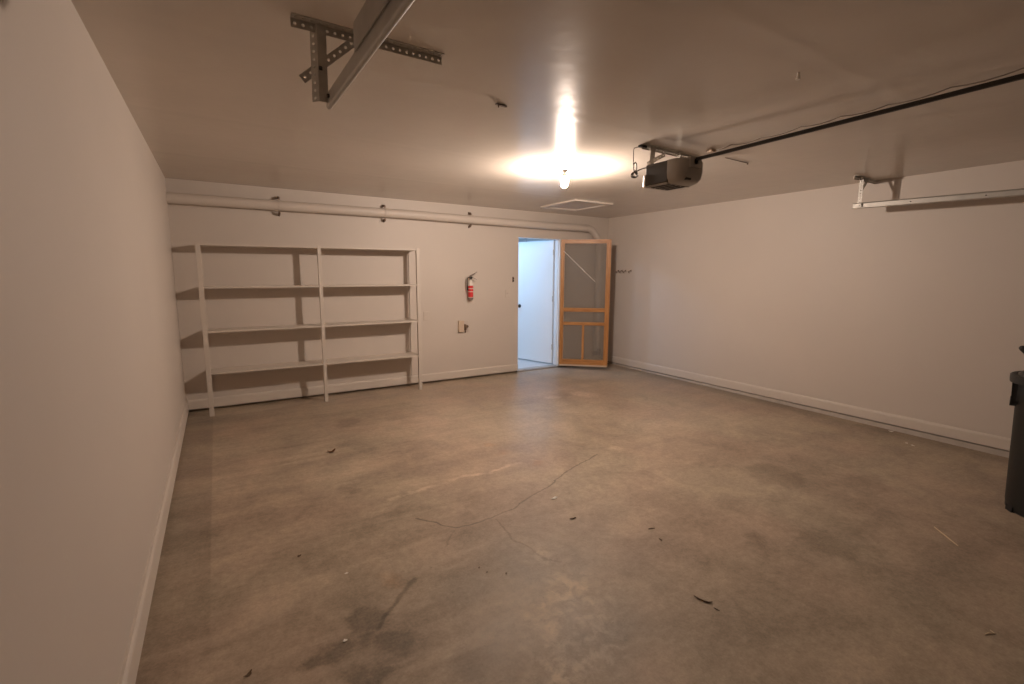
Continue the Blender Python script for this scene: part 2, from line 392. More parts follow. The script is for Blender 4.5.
# the lit hall beyond the doorway
HX0, HX1, HY1 = 3.0, 5.9, 8.9
struct('floor_hall', box(B(), HX0, HX1, YB + WT, HY1, -.2, -.006), M['hallfloor'])
struct('ceiling_hall', box(B(), HX0, HX1, YB + WT, HY1, 2.40, 2.5), M['hall'])
bm = B(); box(bm, HX0 - .1, HX0, YB + WT, HY1, -.1, 2.45); struct('wall_hall_left', bm, M['hall'])
struct('wall_hall_right', box(B(), HX1, HX1 + .1, YB + WT, HY1, -.1, 2.45), M['hall'])
struct('wall_hall_back', box(B(), HX0, HX1, HY1, HY1 + .1, -.1, 2.45), M['hall'])
struct('baseboard_hall', box(B(), HX0, HX1, HY1 - .015, HY1, -.006, .09, .004), M['hall'])
# white door standing open into the hall
hp, fp = Vector((4.672, 6.262, 0)), Vector((4.455, 7.012, 0))
d = (fp - hp).normalized(); nn = Vector((-d.y, d.x, 0))
bm = B(); boxdir(bm, hp + Vector((0, 0, 1.028)) + nn * -.0175, fp + Vector((0, 0, 1.028)) + nn * -.0175, (0, 0, 1), 2.02, .035, .002)
door = struct('door_1', bm, M['door']); door['kind'] = 'structure'
kp = fp - d * .065 + Vector((0, 0, .945))
side = -nn if (-nn).dot(Vector((0, 0, 0)) - kp) > 0 else nn
bm = B(); q0 = kp + side * (.0005 if side == nn else .035)
rot = side.to_track_quat('Z', 'Y').to_matrix().to_4x4()
lathe(bm, [(0, 0), (.031, 0), (.031, .006), (.012, .010), (.011, .030), (.022, .038), (.028, .050), (.026, .062), (.015, .069), (0, .070)], (0, 0, 0), 24)
bmesh.ops.transform(bm, matrix=Matrix.Translation(q0) @ rot, verts=bm.verts)
k = link('door_knob', bm, M['darksteel'], door, smooth=40)
for hz in (.25, 1.05, 1.80):
    bm = B(); tube(bm, [hp + nn * .004 + Vector((0, 0, hz)), hp + nn * .004 + Vector((0, 0, hz + .09))], .006, 10)
    link('hinge', bm, M['steel'], door, smooth=40)

# ---------------------------------------------------------------- bulb hanging under the ceiling
LX, LY = 2.752, 3.538
t = thing('light_bulb', 'lit bare bulb in a white porcelain holder on the ceiling', 'light', (LX, LY, ZC))
bm = B(); lathe(bm, [(0, 0), (.052, 0), (.055, -.006), (.050, -.013), (.034, -.019), (.024, -.027), (.021, -.035), (0, -.035)], (LX, LY, ZC), 32)
link('lamp_holder', bm, M['ceramic'], t, smooth=40)
bm = B(); lathe(bm, [(0, -.033), (.013, -.033), (.0135, -.044), (.018, -.050), (.027, -.064), (.0325, -.078), (.0335, -.084), (0, -.084)], (LX, LY, ZC), 28); link('bulb_neck', bm, M['ceramic'], t, smooth=40)
bm = B(); prof = [(.0325, -.0845), (.0350, -.100), (.0350, -.124), (.0325, -.144), (.026, -.160), (.014, -.170), (0, -.173)]
lathe(bm, prof, (LX, LY, ZC), 28); link('bulb_glass', bm, M['bulb'], t, smooth=60)
# hall lamp: round ceiling fitting out of sight above the door slab
t = thing('ceiling_light', 'round lit ceiling lamp in the pale hall beyond the doorway', 'light', (3.42, 6.95, 2.40))
bm = B(); lathe(bm, [(0, 0), (.17, 0), (.175, -.02), (.16, -.03), (0, -.03)], (3.42, 6.95, 2.40), 32); link('lamp_base', bm, M['white'], t, smooth=40)
bm = B(); lathe(bm, [(.155, -.028), (.15, -.05), (.12, -.08), (.06, -.098), (0, -.102)], (3.42, 6.95, 2.40), 32); link('lamp_glass', bm, M['halllamp'], t, smooth=60)

# ---------------------------------------------------------------- white shelving
PX = (-.138, 1.022, 2.204); PY0, PY1 = 5.826, 5.866
SZ = ((1.781, 1.800), (1.340, 1.352), (.877, .886), (.434, .431))
t = thing('shelving_unit', 'white painted wooden shelving with four long shelves against the back wall', 'shelving', (1.05, 5.97, fz(5.9)))
for za, zb_ in SZ:
    bm = B(); yc = (PY0 + .004 + YB - .001) / 2; boxdir(bm, (PX[0] - .02, yc, za - .0095), (PX[2] + .012, yc, zb_ - .0095), (0, 0, 1), .019, YB - PY0 - .005, .0015); link('shelf', bm, M['shelf'], t)
for x, w, zt_ in zip(PX, (.044, .038, .040), (1.786, 1.795, 1.806)):
    bm = B(); box(bm, x - w / 2, x + w / 2, PY0, PY1, fz(PY0) - .001, zt_, .002); link('post', bm, M['shelf'], t)
for x in (-.128, 2.196):
    bm = B(); box(bm, x - .016, x + .016, YB - .020, YB - .0005, .108, 1.752, .0015); link('wall_batten', bm, M['shelf'], t)

# ---------------------------------------------------------------- drain pipe along the back wall and its three hangers
PYC, PR = 6.052, .056
PZ = [(XL, 2.237), (.77, 2.240), (2.2, 2.247), (3.1, 2.240), (4.25, 2.234), (5.14, 2.236)]
def pz(x):
    for (xa, za), (xb, zb_) in zip(PZ, PZ[1:]):
        if x <= xb: return za + (zb_ - za) * (x - xa) / (xb - xa)
path = [(x, PYC, z) for x, z in PZ]
def arc(pa, pc, pb, k=6): return [tuple(pa.lerp(pc, s).lerp(pc.lerp(pb, s), s)) for s in [i / k for i in range(k + 1)]]
path += arc(Vector((5.20, PYC, 2.236)), Vector((5.275, PYC, 2.236)), Vector((5.33, PYC, 2.181)))
path += arc(Vector((5.41, PYC, 2.101)), Vector((5.460, PYC, 2.051)), Vector((5.460, PYC, 1.975)))
path += [(5.462, PYC, 1.2), (5.476, PYC, .145)]
t = thing('drain_pipe', 'long white painted drain pipe running under the ceiling and down the corner', 'pipe', (2.5, PYC, 2.26))
bm = B(); tube(bm, path, PR, 24); link('pipe_run', bm, M['pipe'], t, smooth=50)
for x_, z_ in ((5.4725, .40),):
    bm = B(); tube(bm, [(x_, PYC, z_ - .05), (x_, PYC, z_ + .05)], PR + .007, 24); link('coupling', bm, M['pipe'], t, smooth=50)
bm = B(); tube(bm, [(5.150, PYC, 2.236), (5.195, PYC, 2.236)], PR + .006, 24); link('coupling', bm, M['pipe'], t, smooth=50)
bm = B(); tube(bm, [(5.476, PYC, .135), (5.4755, PYC, .20)], PR + .009, 24); tube(bm, [(5.475, PYC - .07, .215), (5.475, PYC - .04, .215)], .034, 16); link('cleanout_cap', bm, M['gunmetal'], t, smooth=50)
for x, lab in ((.66, 'dark steel pipe hanger above the left half of the shelving'), (1.866, 'dark steel pipe hanger above the right half of the shelving'),
               (3.075, 'dark steel pipe hanger above the fire extinguisher')):
    zc = pz(x)
    t = thing('pipe_hanger', lab, 'hanger', (x, YB, zc), 'hangers on the drain pipe')
    bm = B(); r = PR + .0055
    ring = [(x, PYC + r * math.cos(a), zc + r * math.sin(a)) for a in [PI * (.5 + k / 12) for k in range(13)]]
    for p, q in zip(ring, ring[1:]): boxdir(bm, p, q, (1, 0, 0), .020, .003)
    link('strap', bm, M['pipe'], t)
    for s in (1, -1):
        # bent ears fixing the strap to the wall, above and below the pipe
        bm = B(); prism(bm, [(PYC - .004, zc + s * r), (PYC + .004, zc + s * (r + .006)), (YB, zc + s * (r + .022)), (YB, zc + s * (r + .048)), (PYC + .012, zc + s * (r + .036)), (PYC - .004, zc + s * (r + .018))], x - .009, x + .009, lambda y, z, s_: (s_, y, z)); link('ear', bm, M['brown'], t)

# ---------------------------------------------------------------- screen door, swung open into the corner
H = Vector((4.662, 6.046, 0)); F = Vector((5.243, 5.532, 0)); sd = (F - H).normalized(); sn = Vector((sd.y, -sd.x, 0))   # sn faces the room
W = (F - H).length; zb, zt = .046, 2.036; TH = .026
t = thing('screen_door', 'open screen door with an orange pine frame and grey mesh', 'door', tuple(H + Vector((0, 0, fz(6)))))
def sdbox(bm, s0, s1, z0, z1, th=TH, bev=.0025, off=0):
    zm = (z0 + z1) / 2; boxdir(bm, H + sd * s0 + sn * off + Vector((0, 0, zm)), H + sd * s1 + sn * off + Vector((0, 0, zm)), (0, 0, 1), z1 - z0, th, bev); return bm
link('stile', sdbox(B(), 0, .056, zb, zt), M['pine_v'], t)
link('stile', sdbox(B(), W - .070, W, zb, zt), M['pine_v'], t)
link('top_rail', sdbox(B(), .056, W - .070, zt - .062, zt), M['pine_h'], t)
link('bottom_rail', sdbox(B(), .056, W - .070, zb, zb + .085), M['pine_h'], t)
link('middle_rail', sdbox(B(), .056, W - .070, .905, .965), M['pine_h'], t)
link('middle_rail', sdbox(B(), .056, W - .070, .690, .738), M['pine_h'], t)
link('mullion', sdbox(B(), W * .485 - .018, W * .485 + .016, zb + .085, .690), M['pine_v'], t)
link('mesh', sdbox(B(), .06, W - .066, zb + .09, zt - .06, .0015, 0, -.006), M['screen'], t)['label'] = 'fine grey fly screen mesh'
link('bottom_sweep', sdbox(B(), .002, W - .004, zb - .024, zb, TH + .006, .001), M['plate'], t)['label'] = 'pale weather strip'
bm = B(); s_, e_ = H + sd * .045 + sn * .016 + Vector((0, 0, 1.855)), H + sd * .54 + sn * .016 + Vector((0, 0, 1.385))
tube(bm, [s_, s_.lerp(e_, .5), e_], .0035, 6); tube(bm, [s_.lerp(e_, .56), s_.lerp(e_, .68)], .007, 8); link('tension_wire', bm, M['chip'], t)['label'] = 'thin pale bracing wire'
for hz in (.30, 1.72):
    bm = B(); tube(bm, [H + sd * -.004 + sn * -.004 + Vector((0, 0, hz)), H + sd * -.004 + sn * -.004 + Vector((0, 0, hz + .075))], .006, 10); boxdir(bm, H + sn * -.014 + Vector((0, 0, hz + .037)), Vector((DX1 + .010, YB, hz + .037)), (0, 0, 1), .06, .003)
    link('hinge', bm, M['steel'], t)

# ---------------------------------------------------------------- fire extinguisher
ex, ey = 3.070, 6.066
t = thing('fire_extinguisher', 'small white fire extinguisher with red label on the back wall', 'fire extinguisher', (ex, YB, 1.13))
R_ = .037
bm = B(); lathe(bm, [(0, 1.132), (.030, 1.132), (R_ - .001, 1.142), (R_, 1.155), (R_, 1.345), (.034, 1.372), (.024, 1.392), (.014, 1.402), (.014, 1.415), (0, 1.415)], (ex, ey, 0), 32); cyl = link('cylinder', bm, M['white'], t, smooth=50)
for z0, z1 in ((1.165, 1.236), (1.246, 1.280), (1.289, 1.326)):
    bm = B(); lathe(bm, [(R_ - .004, z0), (R_ + .0008, z0), (R_ + .0008, z1), (R_ - .004, z1)], (ex, ey, 0), 32); link('label_band', bm, M['red'], cyl, smooth=50)
bm = B(); lathe(bm, [(.0, 1.128), (.032, 1.128), (R_ + .0012, 1.138), (R_ + .0012, 1.158), (R_ - .002, 1.158)], (ex, ey, 0), 32); link('foot_ring', bm, M['gunmetal'], cyl, smooth=50)
bm = B(); lathe(bm, [(0, 1.41), (.017, 1.41), (.019, 1.42), (.019, 1.455), (.012, 1.468), (0, 1.468)], (ex, ey, 0), 20); val = link('valve', bm, M['gunmetal'], t, smooth=40)
bm = B(); tube(bm, [(ex, ey - .018, 1.437), (ex, ey - .030, 1.437)], .017, 20); link('gauge', bm, M['darksteel'], val, smooth=40)
bm = B(); boxdir(bm, (ex - .01, ey, 1.466), (ex + .035, ey - .02, 1.485), (0, 1, 0), .022, .010, .003); boxdir(bm, (ex + .03, ey - .018, 1.483), (ex + .088, ey - .03, 1.522), (0, 1, 0), .020, .008, .002); link('squeeze_lever', bm, M['gunmetal'], t)
bm = B(); boxdir(bm, (ex + .008, ey - .006, 1.452), (ex + .085, ey - .03, 1.412), (0, 1, 0), .020, .008, .002); link('carry_handle', bm, M['gunmetal'], t)
bm = B(); tube(bm, [(ex - .015, ey, 1.445), (ex - .045, ey - .005, 1.440), (ex - .056, ey - .006, 1.41), (ex - .058, ey - .006, 1.36), (ex - .055, ey - .006, 1.30), (ex - .050, ey - .006, 1.26)], [.008, .008, .008, .008, .009, .012], 10); link('hose', bm, M['black'], t, smooth=50)
bm = B(); box(bm, ex - .014, ex + .014, ey + .03, YB, 1.18, 1.44, .002); box(bm, ex - .042, ex + .042, ey - .003, ey + .05, 1.325, 1.340, .002); link('wall_bracket', bm, M['white'], t)

# ---------------------------------------------------------------- wall fittings
t = thing('utility_box', 'beige twin utility box with a dark fitting under the fire extinguisher', 'outlet', (2.974, YB, .74))
bm = B(); box(bm, 2.890, 2.976, YB - .040, YB - .0003, .665, .828, .006); link('box', bm, M['plate'], t)
bm = B(); box(bm, 2.978, 3.062, YB - .014, YB - .0003, .668, .826, .005); link('cover', bm, M['wallplate'], t)
bm = B(); tube(bm, [(3.018, YB - .014, .745), (3.018, YB - .05, .745)], .020, 16); box(bm, 2.984, 3.004, YB - .055, YB - .012, .690, .775, .004); link('plug', bm, M['brown'], t, smooth=40)['label'] = 'dark brown plug'
bm = B(); tube(bm, [(2.994, YB - .045, .70), (2.994, YB - .045, .665), (2.996, YB - .02, .655)], .007, 8); link('cord_stub', bm, M['brown'], t, smooth=40)
def coverplate(name, x, z, w, h, label, cat, kind):
    t = thing(name, label, cat, (x, YB, z))
    bm = B(); box(bm, x - w / 2, x + w / 2, YB - .008, YB - .0003, z - h / 2, z + h / 2, .003); link('cover', bm, M['wallplate'], t)
    if kind == 'switch':
        bm = B(); boxdir(bm, (x, YB - .006, z - .002), (x, YB - .020, z + .008), (1, 0, 0), .011, .012, .001); link('toggle', bm, M['wallplate'], t)
    else:
        for s in (1, -1):
            bm = B(); tube(bm, [(x, YB - .008, z + s * .021), (x, YB - .0105, z + s * .021)], .0165, 20); link('socket', bm, M['wallplate'], t)
coverplate('outlet', 2.417, .915, .078, .118, 'faint wall-coloured outlet plate just right of the shelving', 'outlet', 'outlet')
coverplate('light_switch', 3.722, 1.20, .075, .118, 'faint wall-coloured switch plate left of the doorway', 'switch', 'switch')
t = thing('door_catch', 'small dark brown catch beside the doorway above the switch plate', 'catch', (3.817, YB, 1.412))
bm = B(); box(bm, 3.804, 3.830, YB - .006, YB - .0002, 1.372, 1.452, .002); link('plate', bm, M['brown'], t)
bm = B(); 
for z in (1.392, 1.430): box(bm, 3.808, 3.826, YB - .022, YB - .005, z - .010, z + .010, .003)
link('keeper', bm, M['darksteel'], t)
# coat hooks on the right wall
names = ('farthest into the corner', 'second from the corner', 'third from the corner', 'farthest from the corner')
for y, nm in zip((5.845, 5.765, 5.680, 5.565), names):
    bm = B(); z = 1.54
    box(bm, XR - .004, XR - .0002, y - .007, y + .007, z - .004, z + .034, .001)
    tube(bm, [(XR - .003, y, z + .024), (XR - .03, y, z + .018), (XR - .046, y, z - .002), (XR - .040, y, z - .020), (XR - .060, y, z - .008), (XR - .068, y, z + .016)], .0045, 8)
    tag(link('coat_hook', bm, M['brown'], base=(XR, y, z), smooth=40), 'small brown coat hook on the right wall, ' + nm, 'hook', 'coat hooks beside the screen door')

# attic hatch in the ceiling
t = thing('attic_hatch', 'square attic hatch with a white frame in the ceiling near the doorway', 'hatch', (4.28, 5.24, ZC))
hx0, hx1, hy0, hy1, fw = 3.955, 4.605, 4.850, 5.625, .055
bm = B()
for a in ((hx0, hx1, hy0, hy0 + fw), (hx0, hx1, hy1 - fw, hy1), (hx0, hx0 + fw, hy0 + fw, hy1 - fw), (hx1 - fw, hx1, hy0 + fw, hy1 - fw)): box(bm, *a, ZC - .019, ZC - .0002, .003)
link('frame', bm, M['trim'], t)
bm = B(); box(bm, hx0 + fw + .004, hx1 - fw - .004, hy0 + fw + .004, hy1 - fw - .004, ZC - .008, ZC - .0002, .002); link('panel', bm, M['wall'], t)

# ---------------------------------------------------------------- garage door tracks with their hanging irons
def channel(bm, pts, flip):
    """C track: web outside, two rolled flanges opening towards the room"""
    s = 1 if flip else -1
    prof = [(0, -.027), (.022, -.027), (.026, -.021), (.024, -.021), (.0205, -.0247), (.0023, -.0247), (.0023, .0247), (.0205, .0247), (.024, .021), (.026, .021), (.022, .027), (0, .027)]
    if flip:
        arc_ = [(.011 + .011 * math.cos(a), -.016 + .011 * math.sin(a)) for a in [PI + PI * k / 10 for k in range(11)]]
        arc2 = [(.011 + .0090 * math.cos(a), -.016 + .0090 * math.sin(a)) for a in [2 * PI - PI * k / 10 for k in range(11)]]
        prof = [(0, .027)] + arc_ + [(.022, -.008), (.0200, -.008)] + arc2 + [(.0020, .0247), (.016, .0247), (.016, .027)]
    rings = []
    for p in pts: rings.append([bm.verts.new((p[0] + s * u, p[1], p[2] + v)) for u, v in prof])
    n = len(prof)
    for a, b in zip(rings, rings[1:]):
        for k in range(n): bm.faces.new((a[k], a[(k + 1) % n], b[(k + 1) % n], b[k]))
    bm.faces.new(rings[0][::-1]); bm.faces.new(rings[-1]); return bm
# left
t = thing('door_track', 'steel garage door track near the left wall, hung from a punched angle', 'track', (.435, 2.12, 2.17))
p0, p1 = (.428, 2.122, 2.166), (.430, YF + .05, 2.112)
link('rail', channel(B(), [p0, p1], True), M['track'], t, smooth=30)
bm = B(); boxdir(bm, (.424, 1.640, 2.219), (.425, YF + .05, 2.175), (0, 0, 1), .085, .003); boxdir(bm, (.437, 1.640, 2.181), (.438, YF + .05, 2.137), (1, 0, 0), .03, .003); link('stiffener', bm, M['track'], t)
bm = B(); angle_iron(bm, (.306, 2.092, ZC - .0005), (1, 0, 0), (0, -1, 0), (0, 0, -1), .616); link('ceiling_angle', bm, M['steel'], t)
bm = B(); perforated(bm, (.398, 2.086, ZC - .002), (-.012, 0, -1), (-.62, .78, 0), .285, .034, .030, .0055, .0025, .55); boxdir(bm, (.415, 2.086, ZC - .002), (.4116, 2.086, ZC - .287), (1, 0, 0), .034, .003); link('hanger', bm, M['steel'], t)
bm = B(); perforated(bm, (.352, 2.124, 2.222), (.187, -.002, .169), (-.6, 0, .7), .310, .034, .030, .0055, .0025); link('brace', bm, M['steel'], t)
for q in ((.425, 2.062, 2.172), (.405, 2.082, 2.275), (.56, 2.082, 2.40)): link('bolt', lathe(B(), [(0, -.006), (.007, -.006), (.007, .006), (0, .006)], q, 6), M['darksteel'], t)
# right
t = thing('door_track', 'steel garage door track along the right wall below the ceiling', 'track', (5.38, 2.31, 2.17))
link('rail', channel(B(), [(5.392, 2.312, 2.167), (5.388, YF + .05, 2.094)], False), M['track'], t, smooth=30)
bm = B(); angle_iron(bm, (5.262, 2.272, ZC - .0005), (1, 0, 0), (0, -1, 0), (0, 0, -1), .458); link('ceiling_angle', bm, M['steel'], t)
bm = B(); angle_iron(bm, (5.372, 2.268, ZC - .002), (.01, 0, -1), (1, 0, 0), (0, -1, 0), .285); link('hanger', bm, M['track'], t)
bm = B(); perforated(bm, (5.395, 2.262, 2.275), (.150, -.002, .155), (-.6, 0, .7), .215, .034, .030, .0055, .0025); link('brace', bm, M['steel'], t)
for yy in (1.85, 1.35): link('bolt', lathe(B(), [(0, -.004), (.006, -.004), (.006, .004), (0, .004)], (5.3905, yy, 2.167 - .024 * (2.31 - yy)), 6), M['darksteel'], t)

# ---------------------------------------------------------------- garage door opener
t = thing('garage_door_opener', 'grey and beige garage door opener hung from the ceiling on punched steel straps', 'door opener', (2.93, 2.42, 2.13))
ox0, ox1, oz0, oz1 = 2.772, 3.045, 2.138, 2.294
bm = B(); box(bm, ox0 + .004, ox1 - .004, 2.388, 2.592, oz0 + .004, oz1 - .003, .006); link('motor_housing', bm, M['opener_dark'], t)
# beige front cover: rounded in plan, tucked in towards the bottom
bm = B(); rows = []
def plan(inset, yb):
    r = .075; x0_, x1_, y0_ = ox0 + inset, ox1 - inset, 2.262 + inset * 1.4; pts = [(x0_, yb)]
    pts += [(x0_ + r - r * math.cos(a), y0_ + r - r * math.sin(a)) for a in [PI / 2 * k / 8 for k in range(9)]]
    pts += [(x1_ - r + r * math.sin(a), y0_ + r - r * math.cos(a)) for a in [PI / 2 * k / 8 for k in range(9)]]
    return pts + [(x1_, yb)]
for inset, z in ((.034, oz0 - .006), (.016, oz0 + .006), (.005, oz0 + .030), (.0, oz0 + .07), (0, oz1 - .012), (.006, oz1 - .002), (.012, oz1)):
    rows.append([bm.verts.new((x, y, z)) for x, y in plan(inset, 2.390)])
for a, b_ in zip(rows, rows[1:]):
    for k in range(len(a)): bm.faces.new((a[k], a[(k + 1) % len(a)], b_[(k + 1) % len(a)], b_[k]))
bm.faces.new(rows[0][::-1]); bm.faces.new(rows[-1]); fc = link('front_cover', bm, M['opener'], t, smooth=35)
bm = B(); box(bm, ox0 + .012, ox1 - .012, 2.395, 2.600, oz0 - .008, oz0 + .008, .004); lc = link('light_cover', bm, M['opener'], t)
for k in range(4):
    bm = B(); box(bm, ox0 + .03 + k * .052, ox0 + .058 + k * .052, 2.40, 2.56, oz0 - .011, oz0 - .006, .001); link('louvre', bm, M['opener_dark'], lc)
bm = B(); box(bm, ox0, ox1, 2.590, 2.612, oz0 - .004, oz0 + .085, .006); link('lamp_lens', bm, M['lens'], t)['label'] = 'white lamp lens'
bm = B(); tube(bm, [(2.905, 2.266, 2.270), (2.905, 2.250, 2.270)], .020, 18); link('rail_socket', bm, M['black'], t, smooth=40)
bm = B(); box(bm, 2.845, 2.965, 2.250, 2.282, 2.226, 2.302, .004); link('rail_bracket', bm, M['opener'], fc)
bm = B(); box(bm, 2.835, 2.885, 2.268, 2.290, 2.146, 2.160, .003); link('button', bm, M['black'], fc)
bm = B(); boxdir(bm, (2.905, 2.275, 2.285), (2.897, YF + .1, 2.322), (0, 0, 1), .016, .016, .002); link('rail', bm, M['darksteel'], t)
bm = B(); angle_iron(bm, (2.738, 2.604, ZC - .0005), (1, .04, 0), (0, -1, 0), (0, 0, -1), .70, .034, .026); link('ceiling_angle', bm, M['steel'], t)
bm = B(); angle_iron(bm, (2.836, 2.602, ZC - .003), (-.20, -.08, -1), (1, 0, 0), (.4, -1, 0), .205, .036, .026); link('strap', bm, M['steel'], t)
bm = B(); angle_iron(bm, (3.140, 2.606, ZC - .003), (-.2, -.08, -1), (1, 0, 0), (0, -1, 0), .185, .026, .026); link('strap', bm, M['steel'], t)
bm = B(); perforated(bm, (2.792, 2.588, 2.288), (.03, -.2, .06), (0, 0, 1), .15, .030, .026, .005, .0025); link('mounting_bracket', bm, M['steel'], t); bm = B(); perforated(bm, (3.02, 2.588, 2.288), (-.01, -.2, .01), (0, 0, 1), .21, .026, .026, .005, .0025); link('mounting_bracket', bm, M['steel'], t)
# power cord: ceiling socket, drop, tied coil, opener
bm = B()
cx, cy = 2.712, 2.66
pts = [(2.775, 2.615, 2.432), (2.74, 2.63, 2.428), (cx + .005, cy, 2.420), (cx, cy, 2.40), (cx, cy, 2.36), (cx + .002, cy, 2.30), (cx + .010, cy, 2.262), (cx + .018, cy, 2.250)]
tube(bm, pts, .0032, 8)
loop = [(cx + .018 + .017 * math.sin(a), cy - .004, 2.283 + .036 * -math.cos(a)) for a in [2 * PI * k / 16 for k in range(17)]]
tube(bm, loop, .0038, 8)
for k in range(3):
    ring = [(cx + .008 + (.030 - .004 * k) * math.cos(a), cy - .006 - .008 * k + .006 * math.sin(2 * a), 2.226 + (.020 + .002 * k) * math.sin(a) + .004 * k) for a in [2 * PI * j / 20 for j in range(21)]]
    tube(bm, ring, .0036, 8)
tube(bm, [(cx + .012, cy - .006, 2.246), (cx + .05, cy - .03, 2.268), (cx + .085, cy - .06, 2.281)], .0042, 8)
t2 = link('power_cord', bm, M['cord'], t, smooth=50); t2['label'] = 'dark power cord tied in a coil'
bm = B(); box(bm, 2.728, 2.792, 2.602, 2.634, 2.420, 2.4375, .004); link('plug', bm, M['black'], t2)
# bell wire stapled along the ceiling beside the rail
bm = B(); wp = [(3.300, 2.47), (3.285, 2.25), (3.298, 2.03), (3.272, 1.75), (3.264, 1.515), (3.268, 1.28), (3.24, 1.0), (3.227, .742), (3.21, .3), (3.2, -.5)]
pts = []
for (a, b_), (c_, d_) in zip(wp, wp[1:]):
    for s in range(4): pts.append((a + (c_ - a) * s / 4, b_ + (d_ - b_) * s / 4, ZC - .006 - .012 * math.sin(PI * s / 4)))
pts.append((*wp[-1], ZC - .006))
t = thing('bell_wire', 'thin brown wire stapled along the ceiling beside the opener rail', 'wire', (3.27, 1.5, ZC))
link('cable', tube(B(), pts, .0035, 6), M['wire'], t)
bm = B(); box(bm, 3.27, 3.325, 2.40, 2.445, ZC - .022, ZC - .0002, .003); link('clip', bm, M['plate'], t)
# small screw and marks in the ceiling
bm = B(); tube(bm, [(2.426, 1.330, ZC), (2.426, 1.330, ZC - .026)], .006, 10); lathe(bm, [(0, -.031), (.010, -.031), (.010, -.025), (0, -.025)], (2.426, 1.330, ZC), 12)
tag(link('ceiling_screw', bm, M['chip'], base=(2.426, 1.33, ZC)), 'pale screw sticking down from the bare ceiling above the floor middle', 'screw')
bm = B(); boxdir(bm, (1.412, 2.455, ZC - .006), (1.486, 2.470, ZC - .004), (0, 0, 1), .006, .013, .002); tube(bm, [(1.43, 2.459, ZC - .004), (1.43, 2.459, ZC - .02)], .004, 8)
tag(link('ceiling_slot_mark', bm, M['brown'], base=(1.45, 2.46, ZC)), 'small dark clip-like piece standing in for a slot in the ceiling left of the bulb', 'clip')  # dark slot in the ceiling, modelled as a raised piece
bm = B(); boxdir(bm, (3.60, 2.512, ZC - .004), (3.94, 2.524, ZC - .004), (0, 0, 1), .004, .006, .001); tube(bm, [(3.93, 2.523, ZC - .002), (3.93, 2.523, ZC - .016)], .005, 8)
tag(link('ceiling_crack_strip', bm, M['brown'], base=(3.77, 2.518, ZC)), 'thin brown strip standing in for a seam crack in the ceiling right of the door opener', 'strip')  # seam crack in the ceiling, modelled as a raised strip

# ---------------------------------------------------------------- trash can at the right edge
tx, ty = 4.545, .598; tz = fz(ty); rb, rt, hh = .220, .258, .915
t = thing('trash_can', 'dark grey round plastic trash can on the concrete floor', 'trash can', (tx, ty, tz))
prof = [(0, .004), (rb - .012, .0), (rb, .012), (rb + .002, .05), (rb + .004, .055), (rt - .012, hh - .18), (rt - .002, hh - .165), (rt, hh - .12), (rt, hh - .055), (rt + .028, hh - .052), (rt + .030, hh - .030), (rt + .030, hh - .006), (rt + .024, hh),
        (rt + .008, hh), (rt - .004, hh - .01), (rt - .012, hh - .15), (rb - .006, .02), (0, .016)]
bm = B(); lathe(bm, [(r, h) for r, h in prof], (tx, ty, tz), 56); link('body', bm, M['can'], t, smooth=35)
# two moulded handles, one to the room and one opposite; foot notches
va = math.radians(101)
for a in (va, va + PI):
    bm = B(); c_, s_ = math.cos(a), math.sin(a)
    def P3(r, w, z): return (tx + c_ * r - s_ * w, ty + s_ * r + c_ * w, tz + z)
    for w in (-.072, .072): boxdir(bm, P3(rt + .000, w, hh - .045), P3(rt - .006, w, hh - .185), (-s_, c_, 0), .016, .020, .004)
    boxdir(bm, P3(rt - .004, -.08, hh - .190), P3(rt - .004, .08, hh - .190), (0, 0, 1), .024, .020, .006)
    link('handle', bm, M['black'], t)
for k in range(6):
    a = va + .5 + k * PI / 3
    bm = B(); c_, s_ = math.cos(a), math.sin(a); boxdir(bm, (tx + c_ * (rb - .01), ty + s_ * (rb - .01), tz + .018), (tx + c_ * (rb + .008), ty + s_ * (rb + .008), tz + .018), (0, 0, 1), .034, .05, .005); link('foot', bm, M['black'], t)
# liner bag
bm = B(); n = 48; rings = []
for j, (r, z) in enumerate(((rt - .014, hh - .12), (rt - .008, hh - .02), (rt - .01, hh + .008), (rt - .03, hh + .020), (rt - .07, hh + .012), (rt - .13, hh - .02), (.05, hh - .05))):
    rings.append([bm.verts.new((tx + (r + .006 * math.sin(7 * a + j)) * math.cos(a), ty + (r + .006 * math.sin(7 * a + j)) * math.sin(a), tz + z + (.008 * math.sin(5 * a + 1.3 * j) + .006 * math.sin(11 * a)) * (1 if j > 1 else 0))) for a in [2 * PI * k / n for k in range(n)]])
for a, b_ in zip(rings, rings[1:]):
    for k in range(n): bm.faces.new((a[k], a[(k + 1) % n], b_[(k + 1) % n], b_[k]))
bm.faces.new(rings[-1])
tag(link('bin_liner', bm, M['bag'], base=(tx, ty, tz + hh), smooth=60), 'black bin liner filling the top of the grey trash can', 'bag')
bm = B(); a0 = Vector((4.62, .45, .55)); a1 = Vector((4.412, .838, 1.038)); dd = (a1 - a0).normalized()
tube(bm, [a0, a1 - dd * .11, a1 - dd * .105, a1 - dd * .02, a1 - dd * .006, a1], [.013, .013, .017, .018, .015, .004], 16)
tag(link('tool_handle', bm, M['black'], base=tuple(a0), smooth=50), 'dark rounded tool handle sticking up out of the trash can', 'handle')

